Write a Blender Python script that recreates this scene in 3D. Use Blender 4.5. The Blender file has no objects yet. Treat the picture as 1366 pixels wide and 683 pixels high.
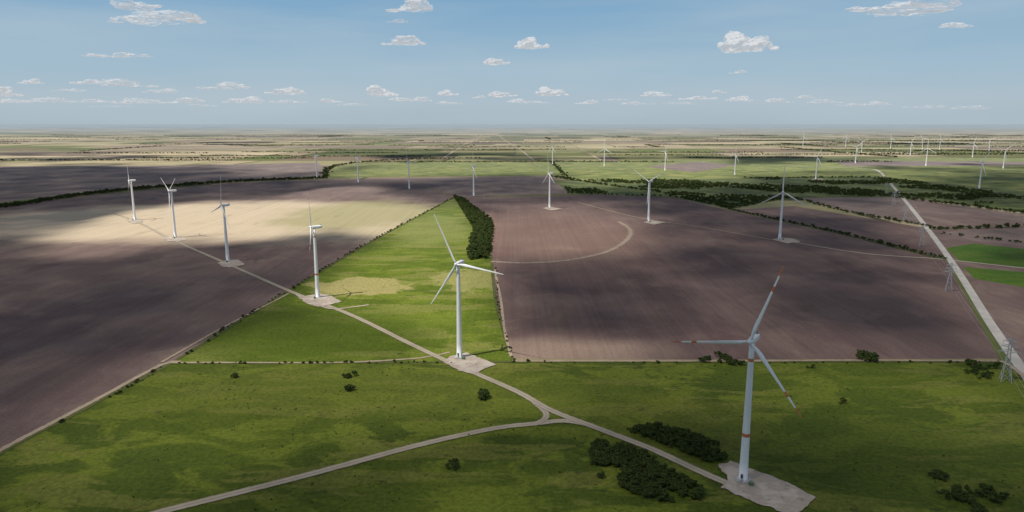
import bpy, bmesh, math, random
import numpy as np
from mathutils import Vector, noise, Matrix
random.seed(7)
R = random.random
scene = bpy.context.scene
scene.view_settings.view_transform = 'Standard'
scene.view_settings.look = 'None'
scene.view_settings.exposure = 0

# ---------------------------------------------------------------- survey helpers
CAM_H = 190.0; F = 930.0; PITCH = math.atan(176.5/930.0)
def ray(px, py):
    x = (px-683)/F; u = (341.5-py)/F
    return Vector((x, math.cos(PITCH)+u*math.sin(PITCH), -math.sin(PITCH)+u*math.cos(PITCH)))
def g(px, py):
    """survey: ground coordinate (metres) of a point measured on the photograph"""
    d = ray(px, py); t = CAM_H/-d.z
    return (d.x*t, d.y*t)
def gp(pts): return [g(*p) for p in pts]

# ---------------------------------------------------------------- camera, light, sky
cam_d = bpy.data.cameras.new("camera"); cam = bpy.data.objects.new("camera", cam_d)
scene.collection.objects.link(cam); scene.camera = cam
cam.location = (0, 0, CAM_H); cam.rotation_euler = (math.pi/2-PITCH, 0, 0)
cam_d.sensor_width = 36; cam_d.lens = 36*F/1366; cam_d.clip_start = 1; cam_d.clip_end = 500000

EL = math.radians(62); AZ = math.atan2(-0.75, -0.45)
SUN = Vector((math.cos(EL)*math.sin(AZ), math.cos(EL)*math.cos(AZ), math.sin(EL)))
ld = bpy.data.lights.new("sun", 'SUN'); lo = bpy.data.objects.new("sun", ld)
scene.collection.objects.link(lo)
ld.energy = 5.0; ld.angle = math.radians(0.53); ld.color = (1, 0.95, 0.87)
lo.rotation_euler = (-SUN).to_track_quat('-Z', 'Y').to_euler()
lo.location = (0, 0, 3000)

w = bpy.data.worlds.new("World"); scene.world = w; w.use_nodes = True
nt = w.node_tree; nt.nodes.clear(); WL = nt.links
sky = nt.nodes.new('ShaderNodeTexSky'); sky.sky_type = 'NISHITA'; sky.sun_disc = False
sky.sun_elevation = EL; sky.sun_rotation = AZ % (2*math.pi)
sky.altitude = 200; sky.air_density = 1.0; sky.dust_density = 0.4; sky.ozone_density = 2.0
bg = nt.nodes.new('ShaderNodeBackground'); bg.inputs[1].default_value = 0.07
bg2 = nt.nodes.new('ShaderNodeBackground'); bg2.inputs[1].default_value = 1.0
tcw = nt.nodes.new('ShaderNodeTexCoord'); sx = nt.nodes.new('ShaderNodeSeparateXYZ'); WL.new(tcw.outputs['Generated'], sx.inputs[0])
rp = nt.nodes.new('ShaderNodeValToRGB'); WL.new(sx.outputs[2], rp.inputs[0]); cr = rp.color_ramp
cr.elements[0].position = 0.0; cr.elements[0].color = (0.385, 0.475, 0.535, 1)
cr.elements[1].position = 0.30; cr.elements[1].color = (0.12, 0.26, 0.44, 1)
for p, c in ((0.03, (0.415, 0.515, 0.585)), (0.07, (0.355, 0.50, 0.61)), (0.15, (0.225, 0.405, 0.585))):
    e = cr.elements.new(p); e.color = (*c, 1)
wn = nt.nodes.new('ShaderNodeTexNoise'); mpw = nt.nodes.new('ShaderNodeMapping'); mpw.inputs[3].default_value = (2.0, 2.0, 16.0)
WL.new(tcw.outputs['Generated'], mpw.inputs[0]); WL.new(mpw.outputs[0], wn.inputs['Vector']); wn.inputs['Scale'].default_value = 1.3; wn.inputs['Detail'].default_value = 6
mrw = nt.nodes.new('ShaderNodeMapRange'); WL.new(wn.outputs[0], mrw.inputs[0]); mrw.inputs[1].default_value = 0.38; mrw.inputs[2].default_value = 0.75; mrw.inputs[3].default_value = 0; mrw.inputs[4].default_value = 0.4
mxw = nt.nodes.new('ShaderNodeMix'); mxw.data_type = 'RGBA'; WL.new(mrw.outputs[0], mxw.inputs[0]); WL.new(rp.outputs[0], mxw.inputs[6]); mxw.inputs[7].default_value = (0.50, 0.58, 0.63, 1)
WL.new(mxw.outputs[2], bg2.inputs[0])
mr = nt.nodes.new('ShaderNodeMapRange'); WL.new(sx.outputs[2], mr.inputs[0]); mr.inputs[1].default_value = 0.18; mr.inputs[2].default_value = 0.5
ms = nt.nodes.new('ShaderNodeMixShader'); WL.new(mr.outputs[0], ms.inputs[0]); WL.new(bg2.outputs[0], ms.inputs[1]); WL.new(bg.outputs[0], ms.inputs[2])
out = nt.nodes.new('ShaderNodeOutputWorld')
WL.new(sky.outputs[0], bg.inputs[0]); WL.new(ms.outputs[0], out.inputs[0])

# ---------------------------------------------------------------- node helpers
class NB:
    def __init__(s, name):
        s.m = bpy.data.materials.new(name); s.m.use_nodes = True
        s.t = s.m.node_tree; s.t.nodes.clear()
        s.out = s.t.nodes.new('ShaderNodeOutputMaterial')
        s.tc = s.t.nodes.new('ShaderNodeTexCoord')
    def n(s, typ, ins=None, **kw):
        nd = s.t.nodes.new(typ)
        for k, v in kw.items(): setattr(nd, k, v)
        for k, v in (ins or {}).items():
            if isinstance(v, bpy.types.NodeSocket): s.t.links.new(v, nd.inputs[k])
            else: nd.inputs[k].default_value = v
        return nd
    def mapping(s, rot=0, scale=(1, 1, 1), src=None):
        return s.n('ShaderNodeMapping', {0: src or s.tc.outputs['Object'], 2: (0, 0, rot), 3: scale}).outputs[0]
    def noise(s, vec, scale, detail=4, rough=0.55, dist=0):
        return s.n('ShaderNodeTexNoise', {'Vector': vec, 'Scale': scale, 'Detail': detail, 'Roughness': rough, 'Distortion': dist}).outputs[0]
    def ss(s, v, a, b, lo=0., hi=1.):
        return s.n('ShaderNodeMapRange', {0: v, 1: a, 2: b, 3: lo, 4: hi}, interpolation_type='SMOOTHSTEP').outputs[0]
    def mix(s, f, a, b, mode='MIX'):
        nd = s.n('ShaderNodeMix', data_type='RGBA', blend_type=mode)
        for i, v in ((0, f), (6, a), (7, b)):
            if isinstance(v, bpy.types.NodeSocket): s.t.links.new(v, nd.inputs[i])
            else: nd.inputs[i].default_value = v if i == 0 else (*v, 1)
        return nd.outputs[2]
    def math(s, op, a, b=0.0, clamp=False):
        return s.n('ShaderNodeMath', {0: a, 1: b}, operation=op, use_clamp=clamp).outputs[0]
    def bsdf(s, col, rough=0.9, normal=None, spec=0.15, **k):
        b = s.n('ShaderNodeBsdfPrincipled', {'Roughness': rough, 'Specular IOR Level': spec})
        if isinstance(col, bpy.types.NodeSocket): s.t.links.new(col, b.inputs[0])
        else: b.inputs[0].default_value = (*col, 1)
        if normal is not None: s.t.links.new(normal, b.inputs['Normal'])
        for kk, v in k.items(): b.inputs[kk].default_value = v
        s.t.links.new(b.outputs[0], s.out.inputs[0]); return b
    def bump(s, h, strength=0.5, dist=0.3):
        return s.n('ShaderNodeBump', {'Height': h, 'Strength': strength, 'Distance': dist}).outputs[0]
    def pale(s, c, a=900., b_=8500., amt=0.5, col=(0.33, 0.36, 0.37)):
        """aerial haze painted into the ground colour, growing with distance north"""
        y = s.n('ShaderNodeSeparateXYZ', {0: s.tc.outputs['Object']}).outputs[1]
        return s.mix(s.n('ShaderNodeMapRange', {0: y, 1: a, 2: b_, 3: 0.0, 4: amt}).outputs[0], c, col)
    def zone(s, cx, cy, rx, ry, wob=0.5, soft=0.35, ns=0.004):
        """soft irregular patch around a place on the ground: 1 inside, 0 outside"""
        m = s.n('ShaderNodeVectorMath', {0: s.tc.outputs['Object'], 1: (-cx, -cy, 0)}, operation='ADD').outputs[0]
        m = s.n('ShaderNodeVectorMath', {0: m, 1: (1/rx, 1/ry, 0)}, operation='MULTIPLY').outputs[0]
        L = s.n('ShaderNodeVectorMath', {0: m}, operation='LENGTH').outputs['Value']
        n = s.noise(s.tc.outputs['Object'], ns, 5, 0.6)
        L = s.math('ADD', L, s.math('MULTIPLY', s.math('SUBTRACT', n, 0.5), wob*2))
        return s.ss(L, 1-soft, 1+soft, 1.0, 0.0)

def grass_mat(name, dark, mid, light, dry, amt=0.5, streak=0.0, rot=0.0, zones=()):
    b = NB(name); o = b.tc.outputs['Object']
    big = b.noise(o, 0.006, 5, 0.6, 0.4)
    med = b.noise(b.mapping(0.1, (0.018, 0.03, 1)), 1.0, 7, 0.65, 0.8)
    fin = b.noise(o, 0.35, 4, 0.7)
    pat = b.noise(b.mapping(0.05, (0.010, 0.035, 1)), 1.0, 7, 0.6, 0.5)
    c = b.mix(b.ss(big, 0.35, 0.65), dark, mid)
    c = b.mix(b.math('MULTIPLY', b.ss(med, 0.47, 0.57), 0.9), c, light)
    c = b.mix(b.math('MULTIPLY', b.ss(pat, 0.54, 0.57), amt), c, dry)
    st = b.noise(b.mapping(rot, (0.35, 0.004, 1)), 1.0, 2, 0.6)
    if streak: c = b.mix(b.math('MULTIPLY', b.ss(st, 0.45, 0.7), streak), c, dry)
    for z, col, a in zones: c = b.mix(b.math('MULTIPLY', b.zone(*z), a), c, col)
    c = b.mix(b.ss(fin, 0.3, 0.75, 0.0, 0.8), c, b.mix(1.0, c, (0.42, 0.46, 0.36), 'MULTIPLY'))
    dots = b.noise(o, 0.12, 3, 0.8)
    c = b.mix(b.math('MULTIPLY', b.ss(dots, 0.59, 0.69), 0.65), c, (0.026, 0.036, 0.01))
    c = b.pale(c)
    b.bsdf(c, 0.95, b.bump(fin, 0.6, 0.5)); return b.m

def soil_mat(name, c1, c2, c3, rot=0.0, dry=(0.33, 0.26, 0.19), dryamt=0.2, zones=()):
    b = NB(name); o = b.tc.outputs['Object']
    big = b.noise(o, 0.004, 5, 0.6, 0.6)
    med = b.noise(b.mapping(rot, (0.02, 0.010, 1)), 1.0, 7, 0.65, 0.5)
    c = b.mix(b.ss(big, 0.3, 0.7), c1, c2)
    c = b.mix(b.math('MULTIPLY', b.ss(med, 0.42, 0.66), 0.7), c, c3)
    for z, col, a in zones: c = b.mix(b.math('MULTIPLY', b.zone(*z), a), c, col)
    st = b.noise(b.mapping(rot, (0.25, 0.0015, 1)), 1.0, 3, 0.6)
    wide = b.noise(b.mapping(rot, (0.04, 0.0008, 1)), 1.0, 1, 0.5)
    c = b.mix(b.ss(st, 0.35, 0.7, 0.0, 0.32), c, b.mix(1.0, c, (0.6, 0.58, 0.56), 'MULTIPLY'))
    c = b.mix(b.ss(wide, 0.4, 0.62, 0.0, 0.06), c, dry)
    pat = b.noise(o, 0.011, 7, 0.62, 1.0)
    c = b.mix(b.math('MULTIPLY', b.ss(pat, 0.54, 0.66), dryamt), c, dry)
    grn = b.noise(b.mapping(rot, (0.02, 0.004, 1)), 1.0, 6, 0.7)
    c = b.mix(b.math('MULTIPLY', b.ss(grn, 0.6, 0.72), 0.3), c, (0.10, 0.11, 0.03))
    fin = b.noise(o, 0.4, 5, 0.75)
    c = b.mix(b.ss(fin, 0.3, 0.75, 0.0, 0.55), c, b.mix(1.0, c, (0.5, 0.5, 0.5), 'MULTIPLY'))
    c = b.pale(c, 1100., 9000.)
    b.bsdf(c, 0.95, b.bump(st, 0.3, 0.3)); return b.m

def zn(px, py, rx, ry, *a): return (*g(px, py), rx, ry, *a)
M_green = grass_mat("pasture", (0.056, 0.080, 0.009), (0.090, 0.120, 0.011), (0.140, 0.168, 0.018), (0.185, 0.180, 0.038), 0.5,
                    zones=((zn(480, 520, 170, 45, 0.9, 0.3, 0.02), (0.15, 0.17, 0.022), 0.5), (zn(900, 560, 60, 40, 0.9, 0.3, 0.02), (0.15, 0.16, 0.02), 0.4), (zn(1150, 600, 110, 60, 0.7, 0.6, 0.01), (0.048, 0.074, 0.009), 0.5)))
M_green2 = grass_mat("young_crop", (0.080, 0.115, 0.008), (0.115, 0.160, 0.012), (0.160, 0.200, 0.020), (0.26, 0.24, 0.07), 0.5, 0.12, 0.9,
                     zones=((zn(480, 382, 55, 45, 0.9, 0.15, 0.03), (0.38, 0.32, 0.13), 0.85), (zn(625, 372, 45, 60, 0.9, 0.15, 0.03), (0.33, 0.30, 0.11), 0.7), (zn(580, 305, 60, 180, 0.8, 0.3, 0.01), (0.26, 0.27, 0.08), 0.6),
                            (zn(400, 445, 130, 80, 0.5, 0.4, 0.02), (0.085, 0.12, 0.008), 0.8)))
M_green3 = grass_mat("far_crop", (0.09, 0.13, 0.020), (0.15, 0.18, 0.028), (0.24, 0.25, 0.045), (0.36, 0.33, 0.10), 0.75)
M_scrub = grass_mat("scrub_ground", (0.05, 0.075, 0.015), (0.085, 0.115, 0.02), (0.15, 0.17, 0.035), (0.20, 0.20, 0.06), 0.6)
M_bright = grass_mat("lime_crop", (0.06, 0.13, 0.012), (0.08, 0.155, 0.015), (0.10, 0.16, 0.02), (0.12, 0.17, 0.03), 0.3)
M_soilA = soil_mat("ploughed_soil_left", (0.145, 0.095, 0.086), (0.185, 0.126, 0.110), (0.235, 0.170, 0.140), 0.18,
                   zones=((zn(330, 292, 520, 300, 0.6, 0.25, 0.003), (0.60, 0.49, 0.34), 0.9), (zn(490, 285, 170, 240, 0.6, 0.3, 0.006), (0.26, 0.26, 0.09), 0.6)))  # first zone: dry soil tone that also paints in the sunlit patch
M_soilB = soil_mat("ploughed_soil_centre", (0.135, 0.086, 0.078), (0.175, 0.114, 0.100), (0.225, 0.152, 0.128), 1.25, dryamt=0.15,
                   zones=((zn(730, 310, 190, 300, 0.6, 0.35, 0.004), (0.27, 0.170, 0.132), 0.6), (zn(740, 470, 90, 40, 0.7, 0.4, 0.01), (0.36, 0.26, 0.19), 0.6)))
M_soilC = soil_mat("ploughed_soil_far", (0.16, 0.112, 0.10), (0.20, 0.145, 0.128), (0.27, 0.20, 0.165), -0.8, dryamt=0.3)

def plain_mat():
    b = NB("far_farmland"); o = b.tc.outputs['Object']
    def bricks(rot, w, h, off):
        m = b.n('ShaderNodeMapping', {0: o, 1: (off, off*0.7, 0), 2: (0, 0, rot), 3: (1, 1, 1)}).outputs[0]
        n = b.n('ShaderNodeTexBrick', {'Vector': m, 'Color1': (0, 0, 0, 1), 'Color2': (1, 1, 1, 1), 'Mortar': (0.5, 0.5, 0.5, 1), 'Scale': 1.0, 'Mortar Size': 9.0, 'Mortar Smooth': 0.3, 'Brick Width': w, 'Row Height': h})
        n.offset = 0.37; n.squash = 0.7; n.squash_frequency = 3
        return n.outputs[0], n.outputs[1]
    a, am = bricks(0.03, 1300., 620., 120.)
    c2, cm = bricks(0.03+math.pi/2, 2300., 1000., 911.)
    v = b.math('ADD', b.math('MULTIPLY', a, 0.62), b.math('MULTIPLY', c2, 0.38))
    r = b.n('ShaderNodeValToRGB', {0: v}); cr = r.color_ramp; cr.interpolation = 'LINEAR'
    cols = [(0.0, (0.06, 0.075, 0.025)), (0.2, (0.12, 0.14, 0.04)), (0.34, (0.20, 0.145, 0.10)), (0.46, (0.40, 0.33, 0.20)),
            (0.56, (0.13, 0.15, 0.045)), (0.68, (0.48, 0.39, 0.25)), (0.8, (0.15, 0.11, 0.09)), (1.0, (0.54, 0.45, 0.29))]
    cr.elements[0].position = 0; cr.elements[0].color = (*cols[0][1], 1)
    cr.elements[1].position = 1; cr.elements[1].color = (*cols[-1][1], 1)
    for p, c in cols[1:-1]:
        e = cr.elements.new(p); e.color = (*c, 1)
    c = r.outputs[0]
    n1 = b.noise(o, 0.0012, 7, 0.65, 0.6)
    c = b.mix(b.ss(n1, 0.50, 0.66, 0.0, 0.7), c, (0.055, 0.07, 0.025))
    n2 = b.noise(o, 0.012, 6, 0.7)
    c = b.mix(b.ss(n2, 0.35, 0.7, 0.0, 0.4), c, b.mix(1.0, c, (0.55, 0.58, 0.55), 'MULTIPLY'))
    c = b.mix(b.math('MULTIPLY', am, 0.75), c, (0.04, 0.05, 0.02))
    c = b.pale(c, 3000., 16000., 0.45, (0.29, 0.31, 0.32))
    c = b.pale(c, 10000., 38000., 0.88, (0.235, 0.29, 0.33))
    b.bsdf(c, 0.95); return b.m
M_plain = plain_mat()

def road_mat(name, base, edge=0.28, tracks=0.4, cutn=0.55, opac=1.0):
    b = NB(name); o = b.tc.outputs['Object']
    uv = b.n('ShaderNodeSeparateXYZ', {0: b.tc.outputs['UV']})
    d = b.math('ABSOLUTE', b.math('SUBTRACT', b.math('MULTIPLY', uv.outputs[0], 2.0), 1.0))
    nz = b.noise(o, 0.18, 5, 0.7)
    fin = b.noise(o, 0.7, 5, 0.7)
    c = b.mix(fin, tuple(x*0.8 for x in base), tuple(min(1, x*1.15) for x in base))
    lng = b.noise(o, 0.05, 4, 0.6)
    c = b.mix(b.ss(lng, 0.4, 0.65, 0, 0.4), c, tuple(x*0.6 for x in base))
    tr = b.math('ABSOLUTE', b.math('SUBTRACT', d, 0.38))
    c = b.mix(b.math('MULTIPLY', b.ss(tr, 0.12, 0.3), tracks), c, (0.12, 0.12, 0.04))
    e = b.math('ADD', d, b.math('MULTIPLY', b.math('SUBTRACT', nz, 0.5), cutn))
    a = b.ss(e, 1-edge, 0.96, opac, 0.0)
    p = b.bsdf(c, 0.9); b.t.links.new(a, p.inputs['Alpha']); return b.m
M_track = road_mat("caliche_track", (0.43, 0.36, 0.28))
M_road = road_mat("paved_road", (0.46, 0.425, 0.38), 0.12, 0.0, 0.15)
M_faint = road_mat("faint_track", (0.40, 0.31, 0.22), 0.6, 0.2, 1.2)
M_arc = road_mat("old_pivot_track", (0.38, 0.29, 0.22), 0.9, 0.0, 1.4, 0.9)
M_verge = road_mat("grass_verge", (0.09, 0.10, 0.03), 0.5, 0.0, 1.0)
M_drygr = road_mat("dry_verge", (0.27, 0.23, 0.12), 0.5, 0.0, 1.2)

def gravel():
    b = NB("gravel_hardstand"); o = b.tc.outputs['Object']
    c = b.mix(b.noise(o, 0.6, 6, 0.7), (0.27, 0.215, 0.165), (0.46, 0.39, 0.32))
    c = b.mix(b.ss(b.noise(o, 0.07, 4, 0.6), 0.45, 0.6, 0, 0.7), c, (0.50, 0.44, 0.37))
    c = b.mix(b.ss(b.noise(o, 0.16, 5, 0.7), 0.56, 0.66, 0, 0.7), c, (0.18, 0.15, 0.09))
    b.bsdf(c, 0.95); return b.m
M_pad = gravel()

# ---------------------------------------------------------------- ground
def obj(name, me, mat=None, parent=None, coll=None):
    o = bpy.data.objects.new(name, me); (coll or scene.collection).objects.link(o)
    if mat: me.materials.append(mat)
    if parent: o.parent = parent
    return o
def poly(name, pts, mat, z, rag=0.0):
    P = gp(pts)
    if rag:   # worn, irregular outline
        Q = []
        for i, a in enumerate(P):
            a = Vector(a); c = Vector(P[(i+1) % len(P)]); n = max(1, int((c-a).length/2.0))
            for k in range(n):
                p = a.lerp(c, k/n); q = Vector((p.x*0.25, p.y*0.25, 1.0))
                Q.append((p.x+rag*noise.noise(q), p.y+rag*noise.noise(q+Vector((9, 9, 0)))))
        P = Q
    me = bpy.data.meshes.new(name); bm = bmesh.new()
    f = bm.faces.new([bm.verts.new((x, y, z)) for x, y in P])
    bm.normal_update()
    if f.normal.z < 0: f.normal_flip()
    bmesh.ops.triangulate(bm, faces=bm.faces[:])
    bm.to_mesh(me); bm.free(); return obj(name, me, mat)

me = bpy.data.meshes.new("ground"); bm = bmesh.new()
xs = [-160000, -40000, -12000, -4000, -1500, 0, 1500, 4000, 12000, 40000, 160000]
ys = [-8000, -1500, 0, 1200, 2500, 5000, 12000, 30000, 80000, 200000]
V = [[bm.verts.new((x, y, 0)) for x in xs] for y in ys]
for j in range(len(ys)-1):
    for i in range(len(xs)-1): bm.faces.new((V[j][i], V[j][i+1], V[j+1][i+1], V[j+1][i]))
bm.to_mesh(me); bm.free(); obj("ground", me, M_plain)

zc = [0.06]
def Z():
    zc[0] += 0.012; return zc[0]
poly("pasture", [(-700, 683+250), (-260, 745), (0, 605), (230, 484), (683, 483), (1338, 483), (1700, 484), (1900, 683), (2200, 930)], M_green, Z())
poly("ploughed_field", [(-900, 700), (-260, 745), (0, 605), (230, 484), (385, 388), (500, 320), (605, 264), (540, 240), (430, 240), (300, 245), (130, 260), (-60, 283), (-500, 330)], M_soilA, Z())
poly("crop_field", [(230, 484), (385, 388), (500, 320), (605, 264), (628, 280), (655, 340), (660, 400), (683, 482), (460, 483)], M_green2, Z())
poly("ploughed_field", [(612, 264), (628, 280), (655, 340), (660, 400), (685, 482), (1334, 481), (1262, 348), (1130, 315), (975, 281), (900, 264), (800, 260)], M_soilB, Z())
poly("ploughed_field", [(430, 240), (735, 235), (760, 258), (612, 263), (540, 240)], M_soilC, Z())
poly("ploughed_field", [(-300, 232), (-60, 222), (230, 221), (425, 217), (440, 234), (300, 241), (130, 255), (-60, 277), (-300, 300)], M_soilC, Z())
poly("crop_field", [(432, 237), (447, 222), (560, 214), (705, 216), (737, 234)], M_green3, Z())
poly("crop_field", [(708, 216), (930, 214), (1010, 236), (930, 244), (760, 240), (738, 236)], M_green3, Z())
poly("crop_field", [(932, 214), (1100, 209), (1500, 212), (1500, 262), (1366, 262), (1182, 236), (1012, 236)], M_green3, Z())
poly("scrubland", [(738, 241), (1000, 238), (1180, 237), (1500, 268), (1500, 300), (1366, 283), (1190, 262), (1060, 263), (975, 279), (900, 263), (760, 258)], M_scrub, Z())
poly("ploughed_field", [(1062, 264), (1187, 263), (1366, 286), (1366, 303), (1255, 305), (1130, 282)], M_soilC, Z())
poly("ploughed_field", [(978, 280), (1060, 275), (1253, 307), (1262, 345), (1130, 313)], M_soilB, Z())
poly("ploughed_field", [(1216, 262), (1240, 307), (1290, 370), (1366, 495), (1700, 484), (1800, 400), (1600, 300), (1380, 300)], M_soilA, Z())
poly("crop_field", [(1262, 331), (1300, 325), (1420, 338), (1420, 362), (1280, 348)], M_bright, Z())
poly("crop_field", [(1284, 356), (1420, 368), (1460, 400), (1300, 372)], M_bright, Z())
poly("fallow_field", [(1250, 310), (1366, 303), (1450, 315), (1450, 335), (1300, 322)], M_soilC, Z())
poly("fallow_field", [(860, 222), (930, 216), (985, 220), (925, 230)], M_soilC, Z())
poly("fallow_field", [(1110, 214), (1366, 216), (1366, 221), (1130, 222)], M_soilC, Z())

# ---------------------------------------------------------------- roads
def catmull(P, step):
    P = [Vector((*p, 0)) for p in P]; P = [2*P[0]-P[1]]+P+[2*P[-1]-P[-2]]; outp = []
    for i in range(1, len(P)-2):
        a, b, c, d = P[i-1:i+3]; n = max(2, int((c-b).length/step))
        for k in range(n):
            t = k/n
            outp.append(0.5*((2*b)+(c-a)*t+(2*a-5*b+4*c-d)*t*t+(3*b-a-3*c+d)*t**3))
    outp.append(P[-2]); return outp
def ribbon(name, pts, width, mat, step=8, jitter=0.0, parent=None):
    z = Z(); P = catmull(gp(pts), step)
    me = bpy.data.meshes.new(name); bm = bmesh.new(); uvl = bm.loops.layers.uv.new("UVMap")
    prev = None; s = 0
    for i, p in enumerate(P):
        t = (P[min(i+1, len(P)-1)]-P[max(i-1, 0)]).normalized(); nrm = Vector((-t.y, t.x, 0))
        wd = width*(1+jitter*(noise.noise(p*0.05)))
        a = bm.verts.new(p+nrm*wd/2+Vector((0, 0, z))); c = bm.verts.new(p-nrm*wd/2+Vector((0, 0, z)))
        if i: s2 = s+(p-P[i-1]).length
        else: s2 = 0
        if prev:
            f = bm.faces.new((prev[1], c, a, prev[0]))
            for l, uv in zip(f.loops, ((1, s), (1, s2), (0, s2), (0, s))): l[uvl].uv = uv
        prev = (a, c); s = s2
    bm.to_mesh(me); bm.free(); return obj(name, me, mat, parent)

for pts, wd in [([(-260, 745), (0, 604), (120, 541), (230, 484)], 7), ([(230, 485), (460, 484), (683, 483), (1000, 483), (1340, 483)], 5),
                ([(230, 484), (385, 388), (500, 320), (606, 263)], 6), ([(655, 340), (661, 400), (684, 482)], 4),
                ([(975, 280), (1130, 314), (1262, 347)], 10), ([(1240, 306), (1366, 303)], 12)]:
    ribbon("field_verge", pts, wd, M_verge, 10, 0.5)
ribbon("field_verge", [(684, 480), (850, 481), (1000, 481), (1330, 480)], 5, M_drygr, 10, 0.6)
ribbon("farm_track", [(-260, 742), (0, 601), (120, 538), (215, 487), (240, 483)], 6.0, M_faint, 10)
ribbon("farm_track", [(225, 484), (320, 484), (450, 484), (560, 478), (600, 470)], 4.0, M_faint, 10)
ribbon("farm_track", [(683, 482), (840, 482), (1000, 482), (1150, 481), (1330, 482)], 4.0, M_faint, 10)
ribbon("farm_track", [(682, 476), (673, 440), (668, 400), (660, 360)], 4.0, M_faint, 10)
ribbon("farm_track", [(655, 349), (700, 351), (760, 347), (812, 335), (838, 318), (840, 306), (826, 296)], 18.0, M_arc, 10)
ribbon("farm_track", [(770, 270), (850, 290), (940, 304), (1035, 321)], 6.0, M_faint, 10)
ribbon("farm_track", [(1045, 321), (1150, 338), (1255, 346), (1366, 358), (1500, 372)], 8.0, M_track, 10)
ribbon("farm_track", [(215, 484), (300, 436), (385, 392)], 4.0, M_faint, 10)
ribbon("gravel_road", [(150, 702), (225, 681), (400, 637), (560, 594), (660, 572), (712, 566), (752, 562), (790, 568)], 7.2, M_track, 6)
ribbon("gravel_road", [(712, 567), (726, 560), (728, 551), (712, 537)], 5.5, M_track, 4)
ribbon("gravel_road", [(150, 284), (185, 297), (228, 319), (303, 352), (385, 388), (424, 403), (476, 424), (545, 458), (600, 484), (640, 501), (692, 524), (735, 548), (800, 573), (870, 600), (930, 628), (985, 652)], 7.0, M_track, 6)
ribbon("gravel_road", [(410, 400), (440, 412), (470, 410), (492, 407)], 5, M_track, 5)
ribbon("highway", [(1500, 683), (1420, 574), (1366, 497), (1320, 430), (1275, 358), (1240, 309), (1205, 265), (1176, 231)], 9.5, M_road, 10)
ribbon("highway", [(1176, 231), (1165, 226), (1130, 224), (1050, 222)], 12, M_road, 20)
ribbon("farm_track", [(1390, 524), (1350, 490), (1334, 482)], 5, M_faint, 8)
for pts in ([(672, 170.5), (640, 183), (615, 196), (590, 212)], [(655, 172), (668, 183), (690, 197), (712, 214)], [(150, 219), (420, 208), (700, 200), (1000, 197)]):
    ribbon("farm_track", pts, 16, M_track, 200)

# ---------------------------------------------------------------- hardstands
def pad(pts, rag=1.6): poly("gravel_pad", pts, M_pad, Z(), rag)
pad([(958, 622), (975, 616), (1006, 628), (1050, 645), (1088, 664), (1076, 676), (1060, 690), (1010, 672), (962, 652), (972, 640)])
pad([(592, 484), (600, 476), (622, 471), (640, 478), (662, 487), (648, 492), (632, 500), (612, 495)])
pad([(392, 392), (404, 396), (425, 392), (440, 394), (456, 403), (440, 407), (424, 410), (408, 405)])
pad([(290, 351), (304, 347), (318, 347), (327, 353), (310, 357), (298, 357)])
pad([(217, 318), (232, 315), (244, 316), (250, 320), (236, 323), (224, 322)])
pad([(168, 294), (180, 291), (190, 293), (190, 297), (178, 299)])
pad([(1030, 320), (1042, 317), (1060, 319), (1068, 323), (1050, 325)])
pad([(858, 297), (868, 294), (888, 297), (872, 300)])
pad([(724, 278), (735, 276), (750, 279), (735, 281)])
pad([(1080, 240), (1095, 238.6), (1100, 240.5), (1088, 241.8)])

# ---------------------------------------------------------------- paints
def paint(name, col, rough=0.45):
    b = NB(name); o = b.tc.outputs['Object']
    n = b.noise(b.mapping(0, (0.6, 0.6, 0.08)), 1.0, 5, 0.6)
    c = b.mix(b.ss(n, 0.35, 0.75, 0, 0.35), col, tuple(x*0.72 for x in col))
    b.bsdf(c, rough, spec=0.4); return b.m
M_white = paint("white_gelcoat", (0.82, 0.82, 0.81)); M_red = paint("faded_red_paint", (0.58, 0.18, 0.08))
M_conc = paint("concrete", (0.42, 0.40, 0.37), 0.9); M_dark = paint("dark_vent", (0.05, 0.055, 0.06)); M_steel = paint("galvanised_steel", (0.40, 0.41, 0.42), 0.5)
M_grn = paint("cabinet_green", (0.10, 0.16, 0.10))

# ---------------------------------------------------------------- wind turbine parts
def loft(bm, rings, mats=None, cap=True):
    R_ = [[bm.verts.new(p) for p in r] for r in rings]; n = len(R_[0])
    for i in range(len(R_)-1):
        for k in range(n):
            f = bm.faces.new((R_[i][k], R_[i][(k+1) % n], R_[i+1][(k+1) % n], R_[i+1][k])); f.smooth = True
            f.material_index = mats[i] if mats else 0
    if cap:
        bm.faces.new(R_[0][::-1]); f = bm.faces.new(R_[-1])
        if mats: f.material_index = mats[-1]
def mesh_from(name, fn, mats):
    me = bpy.data.meshes.new(name); bm = bmesh.new(); fn(bm); bmesh.ops.recalc_face_normals(bm, faces=bm.faces[:]); bm.to_mesh(me); bm.free()
    for m in mats: me.materials.append(m)
    return me
def box(bm, c, s, mi=0, bev=0.0):
    r = bmesh.ops.create_cube(bm, size=1); vs = r['verts']
    for v in vs: v.co = Vector((v.co.x*s[0]+c[0], v.co.y*s[1]+c[1], v.co.z*s[2]+c[2]))
    fs = {f for v in vs for f in v.link_faces}
    for f in fs: f.material_index = mi
    if bev: bmesh.ops.bevel(bm, geom=list({e for f in fs for e in f.edges}), offset=bev, segments=2, affect='EDGES')
HUB = 79.0
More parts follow.
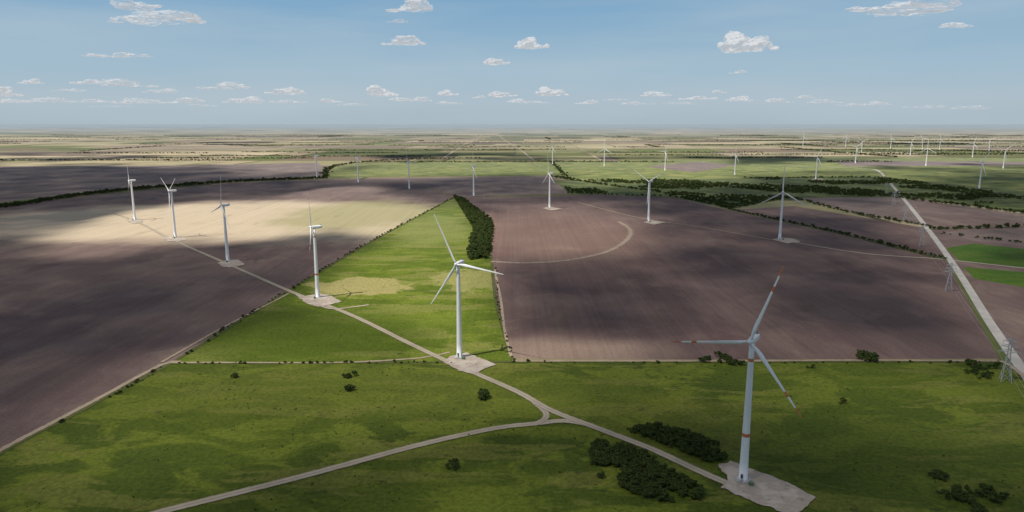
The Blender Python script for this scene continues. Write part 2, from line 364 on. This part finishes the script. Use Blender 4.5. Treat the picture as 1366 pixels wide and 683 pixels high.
def tower(red):
    def fn(bm):
        zs = [0, 0.3, 0.3, 12, 25.5, 27.5, 40, 54, 67.5, 69.2, 77.2]
        r0, r1 = 2.35, 1.35
        rings = []
        for i, z in enumerate(zs):
            r = r0+(r1-r0)*z/77.2+(0.18 if i < 2 else 0)
            rings.append([(r*math.cos(a), r*math.sin(a), z) for a in [2*math.pi*k/28 for k in range(28)]])
        m = [0]*len(zs)
        if red: m[4] = 1; m[8] = 1
        loft(bm, rings, m)
    return mesh_from("tower_red" if red else "tower_white", fn, [M_white, M_red])
def nacelle(bm):
    secs = [(-2.0, 1.25, 1.35, 0), (-1.7, 1.45, 1.55, 0), (0, 1.6, 1.7, 0), (4, 1.65, 1.75, .05), (7, 1.6, 1.6, .2), (8.3, 1.4, 1.3, .4), (8.6, 1.1, 1.0, .45)]
    rings = []
    for y, a, b_, dz in secs:
        ring = []
        for k in range(24):
            t = 2*math.pi*k/24; c, s = math.cos(t), math.sin(t)
            ring.append((a*math.copysign(abs(c)**0.5, c), y, HUB+dz+b_*math.copysign(abs(s)**0.5, s)))
        rings.append(ring)
    loft(bm, rings)
    box(bm, (0, 7.2, HUB+2.2), (2.0, 0.9, 0.7), 1, 0.08)
    box(bm, (0.8, 5.6, HUB+2.9), (0.08, 0.08, 2.0), 1); box(bm, (0.8, 5.6, HUB+3.7), (0.7, 0.08, 0.08), 1)
    box(bm, (0, 2.5, HUB+1.82), (1.4, 2.2, 0.16), 0, 0.04)
M_nac = mesh_from("nacelle_mesh", nacelle, [M_white, M_dark])
def rotor(red):
    def fn(bm):
        rings = []
        for y, r in [(1.4, 1.4), (0.8, 1.5), (-0.3, 1.45), (-1.1, 1.15), (-1.7, 0.7), (-2.0, 0.2)]:
            rings.append([(r*math.cos(a), y, r*math.sin(a)) for a in [2*math.pi*k/24 for k in range(24)]])
        loft(bm, rings)
        secs = [(1.0, 1.4, .95, 0), (2.5, 1.4, .95, 0), (5, 1.9, .62, 16), (8.5, 2.4, .32, 13), (14, 2.0, .24, 9), (21, 1.55, .2, 6), (29.5, 1.2, .18, 4), (32.5, 1.1, .17, 2), (38.5, .85, .16, 1), (41.5, .7, .16, 0), (43.4, .55, .2, 0), (44.0, .2, .3, 0)]
        for b_ in range(3):
            ph = b_*2*math.pi/3; rings = []
            for r, ch, th, tw in secs:
                tw = math.radians(tw+4); ring = []
                for k in range(12):
                    t = 2*math.pi*k/12
                    u = ch*(0.5*math.cos(t)) + (ch*0.22 if r > 4 else 0)
                    v = ch*th*0.5*math.sin(t)*(1.0 if r < 4 else (1.15-0.45*math.cos(t)))
                    tz = u*math.cos(tw)-v*math.sin(tw); ty = u*math.sin(tw)+v*math.cos(tw)-0.0006*r*r
                    x, z = r*math.cos(ph)-tz*math.sin(ph), r*math.sin(ph)+tz*math.cos(ph)
                    ring.append((x, ty, z))
                rings.append(ring)
            m = [0]*len(secs)
            if red: m[6] = 1; m[8] = 1; m[9] = 1; m[10] = 1; m[11] = 1
            loft(bm, rings, m)
    return mesh_from("rotor_red" if red else "rotor_white", fn, [M_white, M_red])
def base_fn(bm):
    rings = [[(r*math.cos(a), r*math.sin(a), z) for a in [2*math.pi*k/28 for k in range(28)]] for r, z in ((4.6, 0.3), (4.5, 0.75), (2.7, 0.95))]
    loft(bm, rings, [0]*3)
    box(bm, (0, -2.55, 3.4), (1.1, 0.5, 2.3), 1, 0.05)
    for i in range(6): box(bm, (0, -2.9-0.35*i, 2.2-0.3*i), (1.3, 0.34, 0.08), 2)
    box(bm, (0.68, -3.8, 2.3), (0.06, 2.4, 0.06), 2); box(bm, (-0.68, -3.8, 2.3), (0.06, 2.4, 0.06), 2)
    box(bm, (5.5, -3.5, 1.4), (2.6, 2.0, 2.1), 3, 0.08); box(bm, (5.5, -3.5, 0.3), (3.2, 2.6, 0.3), 0)
M_base = mesh_from("foundation_mesh", base_fn, [M_conc, M_dark, M_steel, M_grn])
TW = {False: tower(False), True: tower(True)}; RT = {False: rotor(False), True: rotor(True)}
def turbine(px, py, yaw, phase, red=False):
    x, y = g(px, py); e = bpy.data.objects.new("wind_turbine", None); scene.collection.objects.link(e)
    e.empty_display_size = 10; e.location = (x, y, 0.25)
    e.rotation_euler = (0, 0, -math.radians(yaw))
    obj("tower", TW[red], None, e); obj("nacelle", M_nac, None, e); obj("foundation", M_base, None, e)
    r = obj("rotor", RT[red], None, e); r.location = (0, -3.6, HUB+0.1)
    r.rotation_euler = (math.radians(-4), -math.radians(phase), 0)
T = [(991, 641, 36, 71, True), (613, 477, 24, 115, False), (424, 397, 72, 88, True), (304, 349, 45, 78, False), (234, 317, 45, 32, False), (180, 293.5, 60, 95, False),
     (1040, 319.5, 20, 90, False), (865, 296, 45, 30, False), (733, 278, 68, 95, False), (632, 262, 60, 80, False), (546, 252.5, 70, 100, False),
     (478, 243.5, 60, 105, False), (423, 238, 75, 85, False), (737, 219.5, 60, 90, False), (806, 222, 25, 92, False), (887, 228, 60, 60, False),
     (980, 234, 70, 75, False), (1088, 240, 40, 60, False), (1141, 218, 40, 45, False), (1235, 221.5, 30, 90, False), (1306, 252, 60, 55, False),
     (1338, 225, 40, 40, False), (1128, 196, 60, 80, False), (1188, 198.5, 60, 95, False), (1214, 208, 50, 60, False), (1253, 201, 60, 90, False),
     (1297, 210, 55, 70, False), (1071, 195, 60, 90, False), (1149, 205, 50, 20, False), (1319, 203, 60, 35, False), (1230, 200, 60, 10, False)]
for t in T: turbine(*t)

# ---------------------------------------------------------------- transmission pylons
def pylon_fn(bm):
    def strut(a, b, r=0.13):
        a = Vector(a); b = Vector(b); d = (b-a); L = d.length; q = d.to_track_quat('Z', 'Y').to_matrix()
        vs = []
        for e in (0, 1):
            vs.append([bm.verts.new(a+q @ Vector((sx*r, sy*r, e*L))) for sx, sy in ((-1, -1), (1, -1), (1, 1), (-1, 1))])
        for k in range(4): bm.faces.new((vs[0][k], vs[0][(k+1) % 4], vs[1][(k+1) % 4], vs[1][k]))
    def hw(z): return 3.4-2.4*min(z, 20)/20 if z < 20 else 1.0-0.4*(z-20)/14
    lv = [0, 7, 13, 17, 20, 23, 27, 31, 34]
    C = [(1, 1), (-1, 1), (-1, -1), (1, -1)]
    for i in range(len(lv)-1):
        z0, z1 = lv[i], lv[i+1]; a, b = hw(z0), hw(z1)
        for k in range(4):
            c, d = C[k], C[(k+1) % 4]
            strut((c[0]*a, c[1]*a, z0), (c[0]*b, c[1]*b, z1), 0.15)
            strut((c[0]*a, c[1]*a, z0), (d[0]*b, d[1]*b, z1), 0.07); strut((d[0]*a, d[1]*a, z0), (c[0]*b, c[1]*b, z1), 0.07)
    for z, L in ((23, 6.5), (27, 5.5), (31, 4.5)):
        for s in (1, -1):
            for yy in (-.8, .8): strut((s*0.8, yy, z), (s*L, 0, z+0.4), 0.13); strut((s*0.8, yy, z+1.8), (s*L, 0, z+0.4), 0.1)
            strut((s*L, 0, z+0.4), (s*L, 0, z-1.4), 0.13)
M_pyl = mesh_from("pylon_mesh", pylon_fn, [M_steel])
PY = [(1341, 509), (1265, 389), (1229, 329), (1207, 296), (1470, 720), (1192, 275), (1182, 260)]
ploc = []; pobj = []
for p in PY:
    x, y = g(*p); o = obj("electricity_pylon", M_pyl); o.location = (x, y, 0.1); ploc.append(Vector((x, y, 0.1))); pobj.append(o)
order = [ploc[4], ploc[0], ploc[1], ploc[2], ploc[3], ploc[5], ploc[6]]
dirv = (ploc[1]-ploc[0]).normalized(); ang = math.atan2(dirv.y, dirv.x)-math.pi/2
for o in pobj: o.rotation_euler[2] = ang
cu = bpy.data.curves.new("power_lines", 'CURVE'); cu.dimensions = '3D'; cu.bevel_depth = 0.05; cu.materials.append(M_steel)
side = Vector((math.cos(ang), math.sin(ang), 0))
for a, b in zip(order[:-1], order[1:]):
    for z, L in ((23, 6.5), (27, 5.5), (31, 4.5)):
        for s in (1, -1):
            sp = cu.splines.new('POLY'); sp.points.add(12)
            for k in range(13):
                t = k/12; p = a.lerp(b, t)+side*s*L+Vector((0, 0, z-1.4-7*4*t*(1-t)*0.5)); sp.points[k].co = (*p, 1)
o = bpy.data.objects.new("power_lines", cu); scene.collection.objects.link(o)

# ---------------------------------------------------------------- vegetation
def leaf_mat(name, a, b_):
    b = NB(name); o = b.tc.outputs['Object']
    oi = b.n('ShaderNodeObjectInfo')
    n = b.noise(o, 0.7, 2, 0.6)
    c = b.mix(b.ss(n, 0.35, 0.65), a, b_)
    c = b.mix(b.math('MULTIPLY', oi.outputs['Random'], 0.5), c, (0.075, 0.085, 0.02))
    b.bsdf(c, 0.8, spec=0.1); return b.m
M_leaf = leaf_mat("mesquite_foliage", (0.022, 0.038, 0.012), (0.052, 0.080, 0.018))
M_bark = paint("bark", (0.12, 0.09, 0.065), 0.95)
def tree_mesh(name, h, cr, trunk, nleaf, seed, leaf=0.5):
    rnd = random.Random(seed)
    def fn(bm):
        def limb(a, b, r0, r1, n=6):
            a = Vector(a); b = Vector(b); q = (b-a).to_track_quat('Z', 'Y').to_matrix(); rings = []
            for e, r in ((0, r0), (1, r1)):
                rings.append([a.lerp(b, e)+q @ Vector((r*math.cos(t), r*math.sin(t), 0)) for t in [2*math.pi*k/n for k in range(n)]])
            loft(bm, rings, [1, 1])
        limb((0, 0, -0.2), (0, 0, trunk), 0.22*h/6, 0.15*h/6, 8)
        cl = []
        for i in range(9):
            a = rnd.random()*6.28; rr = cr*(0.25+0.6*rnd.random()); zz = trunk+(h-trunk)*(0.2+0.62*rnd.random())*(1.1-0.4*rr/cr)
            p = Vector((rr*math.cos(a), rr*math.sin(a), zz)); limb((0, 0, trunk*0.9), p, 0.11*h/6, 0.03, 5)
            cl.append((p, cr*(0.28+0.25*rnd.random())))
        for i in range(nleaf):
            p, r = rnd.choice(cl)
            d = Vector((rnd.gauss(0, 1), rnd.gauss(0, 1), rnd.gauss(0, .8))).normalized()*r*(0.55+0.5*rnd.random())
            d.z *= 0.75; c = p+d; s = leaf*(0.6+0.8*rnd.random())
            nrm = (d.normalized()+Vector((rnd.gauss(0, .5), rnd.gauss(0, .5), rnd.gauss(0, .5)+0.3))).normalized()
            q = nrm.to_track_quat('Z', 'Y').to_matrix() @ Matrix.Rotation(rnd.random()*6, 3, 'Z')
            bm.faces.new([bm.verts.new(c+q @ Vector((x*s, y*s, zz2*s))) for x, y, zz2 in ((-.5, -.35, 0), (.1, -.5, .1), (.55, .0, 0), (.1, .5, .12), (-.5, .3, 0))])
    return mesh_from(name, lambda b: fn(b), [M_leaf, M_bark])
protoT = bpy.data.collections.new("tree_kinds"); protoB = bpy.data.collections.new("bush_kinds")
for i in range(4): obj("tree_kind", tree_mesh("tree%d" % i, 5.5+i*0.7, 3.0+0.4*i, 1.6, 650, 11+i, 0.75), None, None, protoT)
for i in range(3): obj("bush_kind", tree_mesh("bush%d" % i, 1.9+i*0.3, 1.5, 0.3, 260, 31+i, 0.42), None, None, protoB)

def scatter(name, pts, coll):
    me = bpy.data.meshes.new(name); me.from_pydata([(p[0], p[1], 0.15) for p in pts], [], [])
    for nm, ty in (("scl", 'FLOAT_VECTOR'), ("rot", 'FLOAT_VECTOR'), ("idx", 'INT')): me.attributes.new(nm, ty, 'POINT')
    S = []; Ro = []; I = []
    for p in pts:
        s = p[2]; S += [s*random.uniform(.85, 1.2), s*random.uniform(.85, 1.2), s*random.uniform(.8, 1.15)]; Ro += [0, 0, R()*6.28]; I.append(random.randrange(100))
    me.attributes["scl"].data.foreach_set("vector", S); me.attributes["rot"].data.foreach_set("vector", Ro); me.attributes["idx"].data.foreach_set("value", I)
    o = obj(name, me)
    ng = bpy.data.node_groups.new(name+"_gn", 'GeometryNodeTree')
    ng.interface.new_socket("Geometry", in_out='INPUT', socket_type='NodeSocketGeometry')
    ng.interface.new_socket("Geometry", in_out='OUTPUT', socket_type='NodeSocketGeometry')
    N = ng.nodes; gi = N.new('NodeGroupInput'); go = N.new('NodeGroupOutput')
    ci = N.new('GeometryNodeCollectionInfo'); ci.inputs[0].default_value = coll; ci.inputs[1].default_value = True; ci.inputs[2].default_value = True
    ip = N.new('GeometryNodeInstanceOnPoints'); ip.inputs['Pick Instance'].default_value = True
    def na(nm, dt):
        a = N.new('GeometryNodeInputNamedAttribute'); a.data_type = dt; a.inputs[0].default_value = nm
        return [q for q in a.outputs if q.enabled and q.name == 'Attribute'][0]
    L = ng.links
    L.new(gi.outputs[0], ip.inputs['Points']); L.new(ci.outputs[0], ip.inputs['Instance'])
    L.new(na("idx", 'INT'), ip.inputs['Instance Index']); L.new(na("rot", 'FLOAT_VECTOR'), ip.inputs['Rotation']); L.new(na("scl", 'FLOAT_VECTOR'), ip.inputs['Scale'])
    L.new(ip.outputs[0], go.inputs[0])
    md = o.modifiers.new("scatter", 'NODES'); md.node_group = ng; return o

def inside(P, x, y):
    c = False; j = len(P)-1
    for i in range(len(P)):
        xi, yi = P[i]; xj, yj = P[j]
        if (yi > y) != (yj > y) and x < (xj-xi)*(y-yi)/(yj-yi)+xi: c = not c
        j = i
    return c
def fill(pix, spacing, smin, smax, thr=-9, ns=0.01, world=False):
    P = pix if world else gp(pix); xs_ = [p[0] for p in P]; ys_ = [p[1] for p in P]
    n = int((max(xs_)-min(xs_))*(max(ys_)-min(ys_))/spacing**2); outp = []
    for _ in range(n):
        x = random.uniform(min(xs_), max(xs_)); y = random.uniform(min(ys_), max(ys_))
        if inside(P, x, y) and noise.fractal(Vector((x*ns, y*ns, 3.3)), 1.0, 2.0, 4) > thr: outp.append((x, y, random.uniform(smin, smax)))
    return outp
def along(pix, spacing, jit, smin, smax, keep=1.0, ns=0.01, thr=-9):
    P = catmull(gp(pix), spacing); outp = []
    for p in P:
        if R() < keep and noise.noise(p*ns) > thr:
            outp.append((p.x+random.gauss(0, jit), p.y+random.gauss(0, jit), random.uniform(smin, smax)))
    return outp

scatter("thicket", fill([(786, 604), (796, 592), (828, 594), (862, 611), (905, 634), (942, 655), (932, 667), (890, 672), (840, 657), (798, 636)], 1.9, .3, .75, -0.3, 0.05)
        + fill([(832, 574), (870, 570), (920, 579), (965, 600), (974, 616), (945, 617), (905, 601), (862, 584)], 1.9, .3, .65, -0.3, 0.05), protoT)
scatter("tree_strip", fill([(606, 263), (618, 266), (657, 298), (654, 345), (624, 347), (632, 305)], 4.6, .6, 1.25), protoT)
belt = []
for k in (-1, 0, 1): belt += along([(-150, 290+k), (0, 277+k*.7), (130, 258+k*.6), (300, 243.5+k*.5), (432, 238+k*.4)], 6, 4, .9, 1.4)
belt += along([(432, 238), (447, 222), (520, 214), (640, 211)], 7, 8, .8, 1.4)
scatter("tree_belt", belt, protoT)
scatter("scrub_woodland", fill([(738, 241), (1000, 238), (1180, 237), (1366, 262), (1450, 268), (1450, 296), (1366, 283), (1190, 262), (1060, 263), (975, 279), (900, 263), (760, 258)], 9, .5, 1.05, 0.12, 0.004), protoT)
h = along([(975, 280), (1130, 314), (1262, 347)], 5, 2, .5, .9, .9) + along([(1062, 265), (1130, 283), (1253, 306)], 6, 3, .6, 1.0, .9)
h += along([(1240, 306), (1366, 303), (1450, 300)], 5, 5, .7, 1.1) + along([(1190, 263), (1366, 285), (1500, 303)], 5, 6, .8, 1.3)
h += along([(1256, 312), (1366, 325), (1450, 336)], 6, 4, .5, .9, .8) + along([(738, 236), (800, 246), (930, 264), (975, 279)], 5, 6, .7, 1.2, .9)
h += along([(1000, 238), (1180, 237)], 8, 6, .7, 1.2, .8) + along([(760, 258), (900, 263)], 8, 5, .6, 1.1, .6) + along([(735, 216), (760, 240)], 8, 6, .7, 1.2, .8)
scatter("hedgerow", h, protoT)
b_ = along([(-100, 660), (0, 606), (120, 543), (230, 486)], 4, 1.5, .4, 1.2, .6, 0.02, 0.0) + along([(240, 485), (460, 485), (600, 484)], 5, 1.2, .4, 1.1, .6)
b_ += along([(686, 484), (1000, 484.5), (1338, 484)], 6, 1.4, .4, 1.2, .4) + along([(240, 478), (385, 387), (500, 319), (606, 263)], 5, 1.5, .5, 1.3, .55)
b_ += along([(662, 350), (664, 400), (685, 480)], 6, 1.0, .4, 1.0, .4)
scatter("hedge_bushes", b_, protoB)
b2 = []
for (px, py, n, sp, s) in [(647, 530, 14, 2.2, .8), (465, 503, 6, 2, .6), (467, 520, 5, 1.5, .6), (605, 622, 9, 2, .45), (312, 504, 4, 2, .5), (1253, 637, 12, 2.2, .5), (1285, 665, 24, 5, .5), (1318, 662, 16, 4, .5), (1300, 680, 16, 5, .5),
                           (1305, 500, 12, 4, .6), (1300, 487, 10, 3, .6), (1157, 478, 16, 4, .8), (965, 481, 10, 5, .7), (942, 483, 5, 3, .6), (980, 485, 6, 4, .7), (1122, 537, 3, 2, .4), (1080, 490, 3, 2, .4), (1315, 492, 5, 3, .6)]:
    x, y = g(px, py)
    for _ in range(n): b2.append((x+random.gauss(0, sp), y+random.gauss(0, sp*1.2), random.uniform(.7, 1.2)*s))
scatter("shrub_clumps", b2, protoT)
tw = fill([(-200, 720), (0, 608), (232, 487), (1340, 487), (1500, 560), (1600, 720)], 12, .12, .38, 0.1, 0.012)
scatter("pasture_tussocks", tw, protoB)
far = []
for _ in range(110):
    y0 = random.uniform(3500, 12000); x0 = random.uniform(-y0, y0)*0.85
    L_ = random.uniform(300, 1800); hor = R() < 0.8; n = int(L_/10)
    for k in range(n):
        t = k*10; far.append((x0+(t if hor else random.gauss(0, 8)), y0+(random.gauss(0, 8) if hor else t), random.uniform(.9, 1.6)))
scatter("distant_treelines", far, protoT)

# ---------------------------------------------------------------- cloud layer overhead (casts the broad shadows)
CH = 1100.0
def sdist(P, X, Y):
    d = np.full(X.shape, 1e18); ins = np.zeros(X.shape, bool); n = len(P)
    for i in range(n):
        ax, ay = P[i]; bx, by = P[(i+1) % n]; ex, ey = bx-ax, by-ay
        t = np.clip(((X-ax)*ex+(Y-ay)*ey)/(ex*ex+ey*ey), 0, 1)
        d = np.minimum(d, (X-ax-ex*t)**2+(Y-ay-ey*t)**2)
        if ay != by:
            ins ^= ((ay > Y) != (by > Y)) & (X < (bx-ax)*(Y-ay)/(by-ay)+ax)
    return np.where(ins, 1, -1)*np.sqrt(d)
GX = np.arange(-3600, 3601, 30.0); GY = np.arange(-500, 5001, 30.0)
X, Y = np.meshgrid(GX, GY)
def nz(scale, seed, oct_=4):
    a = np.zeros(X.shape)
    for j in range(X.shape[0]):
        for i in range(X.shape[1]): a[j, i] = noise.fractal(Vector((X[j, i]*scale, Y[j, i]*scale, seed)), 0.9, 2.0, oct_)
    return a
n1 = nz(0.003, 1.7); n2 = nz(0.0012, 9.1); n3 = nz(0.0055, 4.4)
def lit(pts, soft, amt, wob=60):
    s = sdist(gp(pts), X, Y)+n1*wob
    t = np.clip(s/soft*0.5+0.5, 0, 1); return amt*t*t*(3-2*t)
D = np.full(X.shape, 0.86)+n1*0.22+n3*0.16
def sub(pts, soft, amt, wob=60):
    global D
    D = D*(1-lit(pts, soft, amt, wob))
far_t = np.clip((Y-2450-n2*500)/500, 0, 1); D = D*(1-far_t)+far_t*np.clip(n2*1.8+0.08+n1*0.5, 0, 0.92)
sub([(40, 340), (90, 308), (180, 285), (260, 270), (360, 262), (470, 250), (590, 262), (560, 290), (520, 310), (440, 306), (360, 318), (230, 328), (120, 350)], 40, 1.0, 100)
sub([(400, 400), (470, 345), (560, 292), (608, 266), (660, 300), (665, 400), (686, 482), (600, 480), (500, 440)], 40, 0.97, 30)
sub([(60, 610), (240, 492), (560, 488), (690, 500), (715, 545), (500, 590), (250, 640), (100, 660)], 60, 0.5, 90)
sub([(640, 272), (800, 272), (880, 300), (850, 340), (670, 350)], 70, 0.7, 60)
sub([(690, 440), (860, 460), (860, 480), (685, 482)], 30, 0.6, 30)
sub([(380, 420), (600, 480), (300, 484), (250, 480)], 30, 0.5, 30)
sub([(760, 490), (1366, 490), (1450, 600), (1150, 600), (900, 560)], 60, 0.38, 90)
sub([(1200, 300), (1300, 300), (1450, 480), (1330, 480)], 50, 0.4, 50)
sub([(1170, 226), (1215, 226), (1300, 300), (1210, 300)], 80, 0.5, 60)
sub([(740, 212), (960, 212), (1000, 246), (760, 250)], 120, 1.0, 80)
dk = lit([(-300, 224), (190, 222), (260, 236), (430, 236), (420, 242), (280, 256), (100, 275), (-200, 300)], 90, 0.95, 60); D = D*(1-dk)+0.92*dk
dk = lit([(1010, 244), (1200, 240), (1450, 250), (1450, 272), (1150, 262), (1010, 262)], 90, 0.7, 60); D = D*(1-dk)+0.8*dk
edge = np.minimum.reduce([(X+3600)/500, (3600-X)/500, (Y+500)/200, (5000-Y)/700]); D = np.clip(D, 0, 0.95)*np.clip(edge, 0, 1)
sh = SUN*(CH/SUN.z)
ny, nx = X.shape
verts = np.stack([X+sh.x, Y+sh.y, np.full(X.shape, CH)+n1*25], -1).reshape(-1, 3)
faces = [(j*nx+i, j*nx+i+1, (j+1)*nx+i+1, (j+1)*nx+i) for j in range(ny-1) for i in range(nx-1) if D[j:j+2, i:i+2].max() > 0.01]
me = bpy.data.meshes.new("cloud_layer"); me.from_pydata(verts.tolist(), [], faces)
at = me.attributes.new("cover", 'FLOAT', 'POINT'); at.data.foreach_set("value", D.reshape(-1).astype(np.float32))
me.polygons.foreach_set("use_smooth", [True]*len(me.polygons))
b = NB("stratocumulus"); a = b.n('ShaderNodeAttribute', attribute_name="cover")
nn = b.noise(b.tc.outputs['Object'], 0.006, 3, 0.6)
f = b.math('ADD', a.outputs['Fac'], b.math('MULTIPLY', b.math('SUBTRACT', nn, 0.5), b.math('MULTIPLY', a.outputs['Fac'], 0.8)), True)
tr = b.n('ShaderNodeBsdfTransparent'); tl = b.n('ShaderNodeBsdfTranslucent', {0: (0.25, 0.26, 0.29, 1)})
mx = b.n('ShaderNodeMixShader', {0: f, 1: tr.outputs[0], 2: tl.outputs[0]}); b.t.links.new(mx.outputs[0], b.out.inputs[0])
obj("cloud_layer", me, b.m)

# ---------------------------------------------------------------- cumulus clouds
b = NB("cumulus"); lw = b.n('ShaderNodeLayerWeight', {0: 0.5})
nn = b.noise(b.tc.outputs['Object'], 5.0, 6, 0.65)
fac = b.math('ADD', lw.outputs['Facing'], b.math('MULTIPLY', b.math('SUBTRACT', nn, 0.5), 1.2))
al = b.ss(fac, -0.05, 0.75, 0.85, 0.0)
geo = b.n('ShaderNodeNewGeometry')
sn = b.n('ShaderNodeVectorMath', {0: geo.outputs['Normal'], 3: 0.34}, operation='SCALE').outputs[0]
nv = b.n('ShaderNodeVectorMath', {0: sn, 1: tuple(SUN*0.6)}, operation='ADD').outputs[0]
nv = b.n('ShaderNodeVectorMath', {0: nv}, operation='NORMALIZE').outputs[0]
df = b.n('ShaderNodeBsdfDiffuse', {0: (0.27, 0.265, 0.265, 1), 2: nv}); tl = b.n('ShaderNodeBsdfTranslucent', {0: (0.35, 0.35, 0.36, 1)})
m1 = b.n('ShaderNodeMixShader', {0: 0.25, 1: df.outputs[0], 2: tl.outputs[0]})
em = b.n('ShaderNodeEmission', {0: (0.90, 0.95, 1.0, 1), 1: 0.44})   # added glow, stands in for light scattered inside the cloud
ad = b.n('ShaderNodeAddShader', {0: m1.outputs[0], 1: em.outputs[0]})
tr = b.n('ShaderNodeBsdfTransparent')
m2 = b.n('ShaderNodeMixShader', {0: al, 1: tr.outputs[0], 2: ad.outputs[0]}); b.t.links.new(m2.outputs[0], b.out.inputs[0])
M_cum = b.m
def cloud_mesh(seed):
    rnd = random.Random(seed); bm = bmesh.new()
    n = 22
    cx = [rnd.uniform(-.25, .25) for _ in range(2)]
    for i in range(n):
        x = max(-.42, min(.42, rnd.gauss(0, .22))); pk = max(0.12, max(1-abs(x-c)*2.8 for c in cx)); r = rnd.uniform(.07, .13)*(0.5+0.7*pk)
        z = rnd.uniform(0, .28)*pk; yy = rnd.uniform(-.2, .2)
        r_ = bmesh.ops.create_icosphere(bm, subdivisions=2, radius=r)
        for v in r_['verts']: v.co = Vector((v.co.x*1.5+x, v.co.y*1.5+yy, v.co.z+z))
    me = bpy.data.meshes.new("cl"); bm.to_mesh(me); bm.free()
    o = bpy.data.objects.new("tmp", me); scene.collection.objects.link(o)
    md = o.modifiers.new("r", 'REMESH'); md.mode = 'VOXEL'; md.voxel_size = 0.014; md.use_smooth_shade = True
    s2 = o.modifiers.new("s", 'SMOOTH'); s2.factor = 0.6; s2.iterations = 3
    dg = bpy.context.evaluated_depsgraph_get(); me2 = bpy.data.meshes.new_from_object(o.evaluated_get(dg)); bpy.data.objects.remove(o)
    me2.name = "cumulus_mesh"
    off = Vector((seed*3.1, 0, 0))
    cos = []
    for v in me2.vertices:
        p = v.co; nf = noise.fractal(p*5+off, 0.9, 2.1, 4)*0.05
        q = p+v.normal*nf
        if q.z < -0.02: q.z = -0.02+(q.z+0.02)*0.4
        cos.append(q)
    for v, q in zip(me2.vertices, cos): v.co = q
    for p in me2.polygons: p.use_smooth = True
    me2.materials.clear(); me2.materials.append(M_cum); return me2
CM = [cloud_mesh(s) for s in range(9)]
CL = [(178, 5, 85, 15), (212, 22, 125, 20), (166, 71, 72, 11), (130, 73, 30, 5), (548, 8, 66, 16), (538, 54, 55, 12), (710, 56, 42, 18), (664, 80, 34, 13), (998, 56, 66, 26), (1215, 6, 165, 24), (1275, 33, 42, 8),
      (120, 107, 40, 11), (40, 108, 30, 8), (172, 111, 72, 11), (8, 122, 36, 14), (298, 113, 62, 12), (378, 119, 46, 14), (325, 133, 46, 9), (507, 121, 46, 16), (60, 133, 62, 8), (125, 133, 60, 9), (190, 134, 62, 9),
      (245, 134, 60, 8), (560, 132, 30, 6), (598, 123, 26, 9), (672, 124, 38, 11), (737, 122, 38, 12), (785, 136, 32, 6), (875, 125, 42, 8), (930, 129, 42, 9), (985, 131, 32, 8), (1040, 134, 42, 6), (1100, 135, 42, 5),
      (1168, 137, 40, 6), (1230, 141, 62, 6), (1290, 143, 50, 5), (440, 134, 32, 6), (690, 134, 26, 6), (385, 134, 40, 7), (20, 134, 40, 7), (985, 96, 26, 4), (530, 28, 26, 3), (850, 137, 40, 5),
      (540, 131, 36, 7), (600, 137, 30, 4), (640, 129, 20, 4), (715, 136, 36, 4), (820, 132, 26, 4), (905, 137, 40, 4), (960, 122, 22, 4), (1075, 129, 24, 4), (1135, 139, 40, 4), (90, 119, 36, 6), (215, 121, 40, 6), (270, 140, 50, 4), (470, 139, 40, 4), (150, 141, 60, 4)]
for i, (px, py, wpx, hpx) in enumerate(CL):
    d = ray(px, py+hpx*0.4); t = (1150-CAM_H)/d.z; t = min(t, 45000/d.y)
    pos = Vector((0, 0, CAM_H))+d*t
    o = bpy.data.objects.new("cloud", CM[i % 9]); scene.collection.objects.link(o); o.location = pos
    W = wpx*t/F; H = hpx*t/F
    o.scale = (W/0.92*(1 if i % 2 else -1)*1.05, W*0.8, H/0.40); o.rotation_euler = (0, 0, random.uniform(-.25, .25))
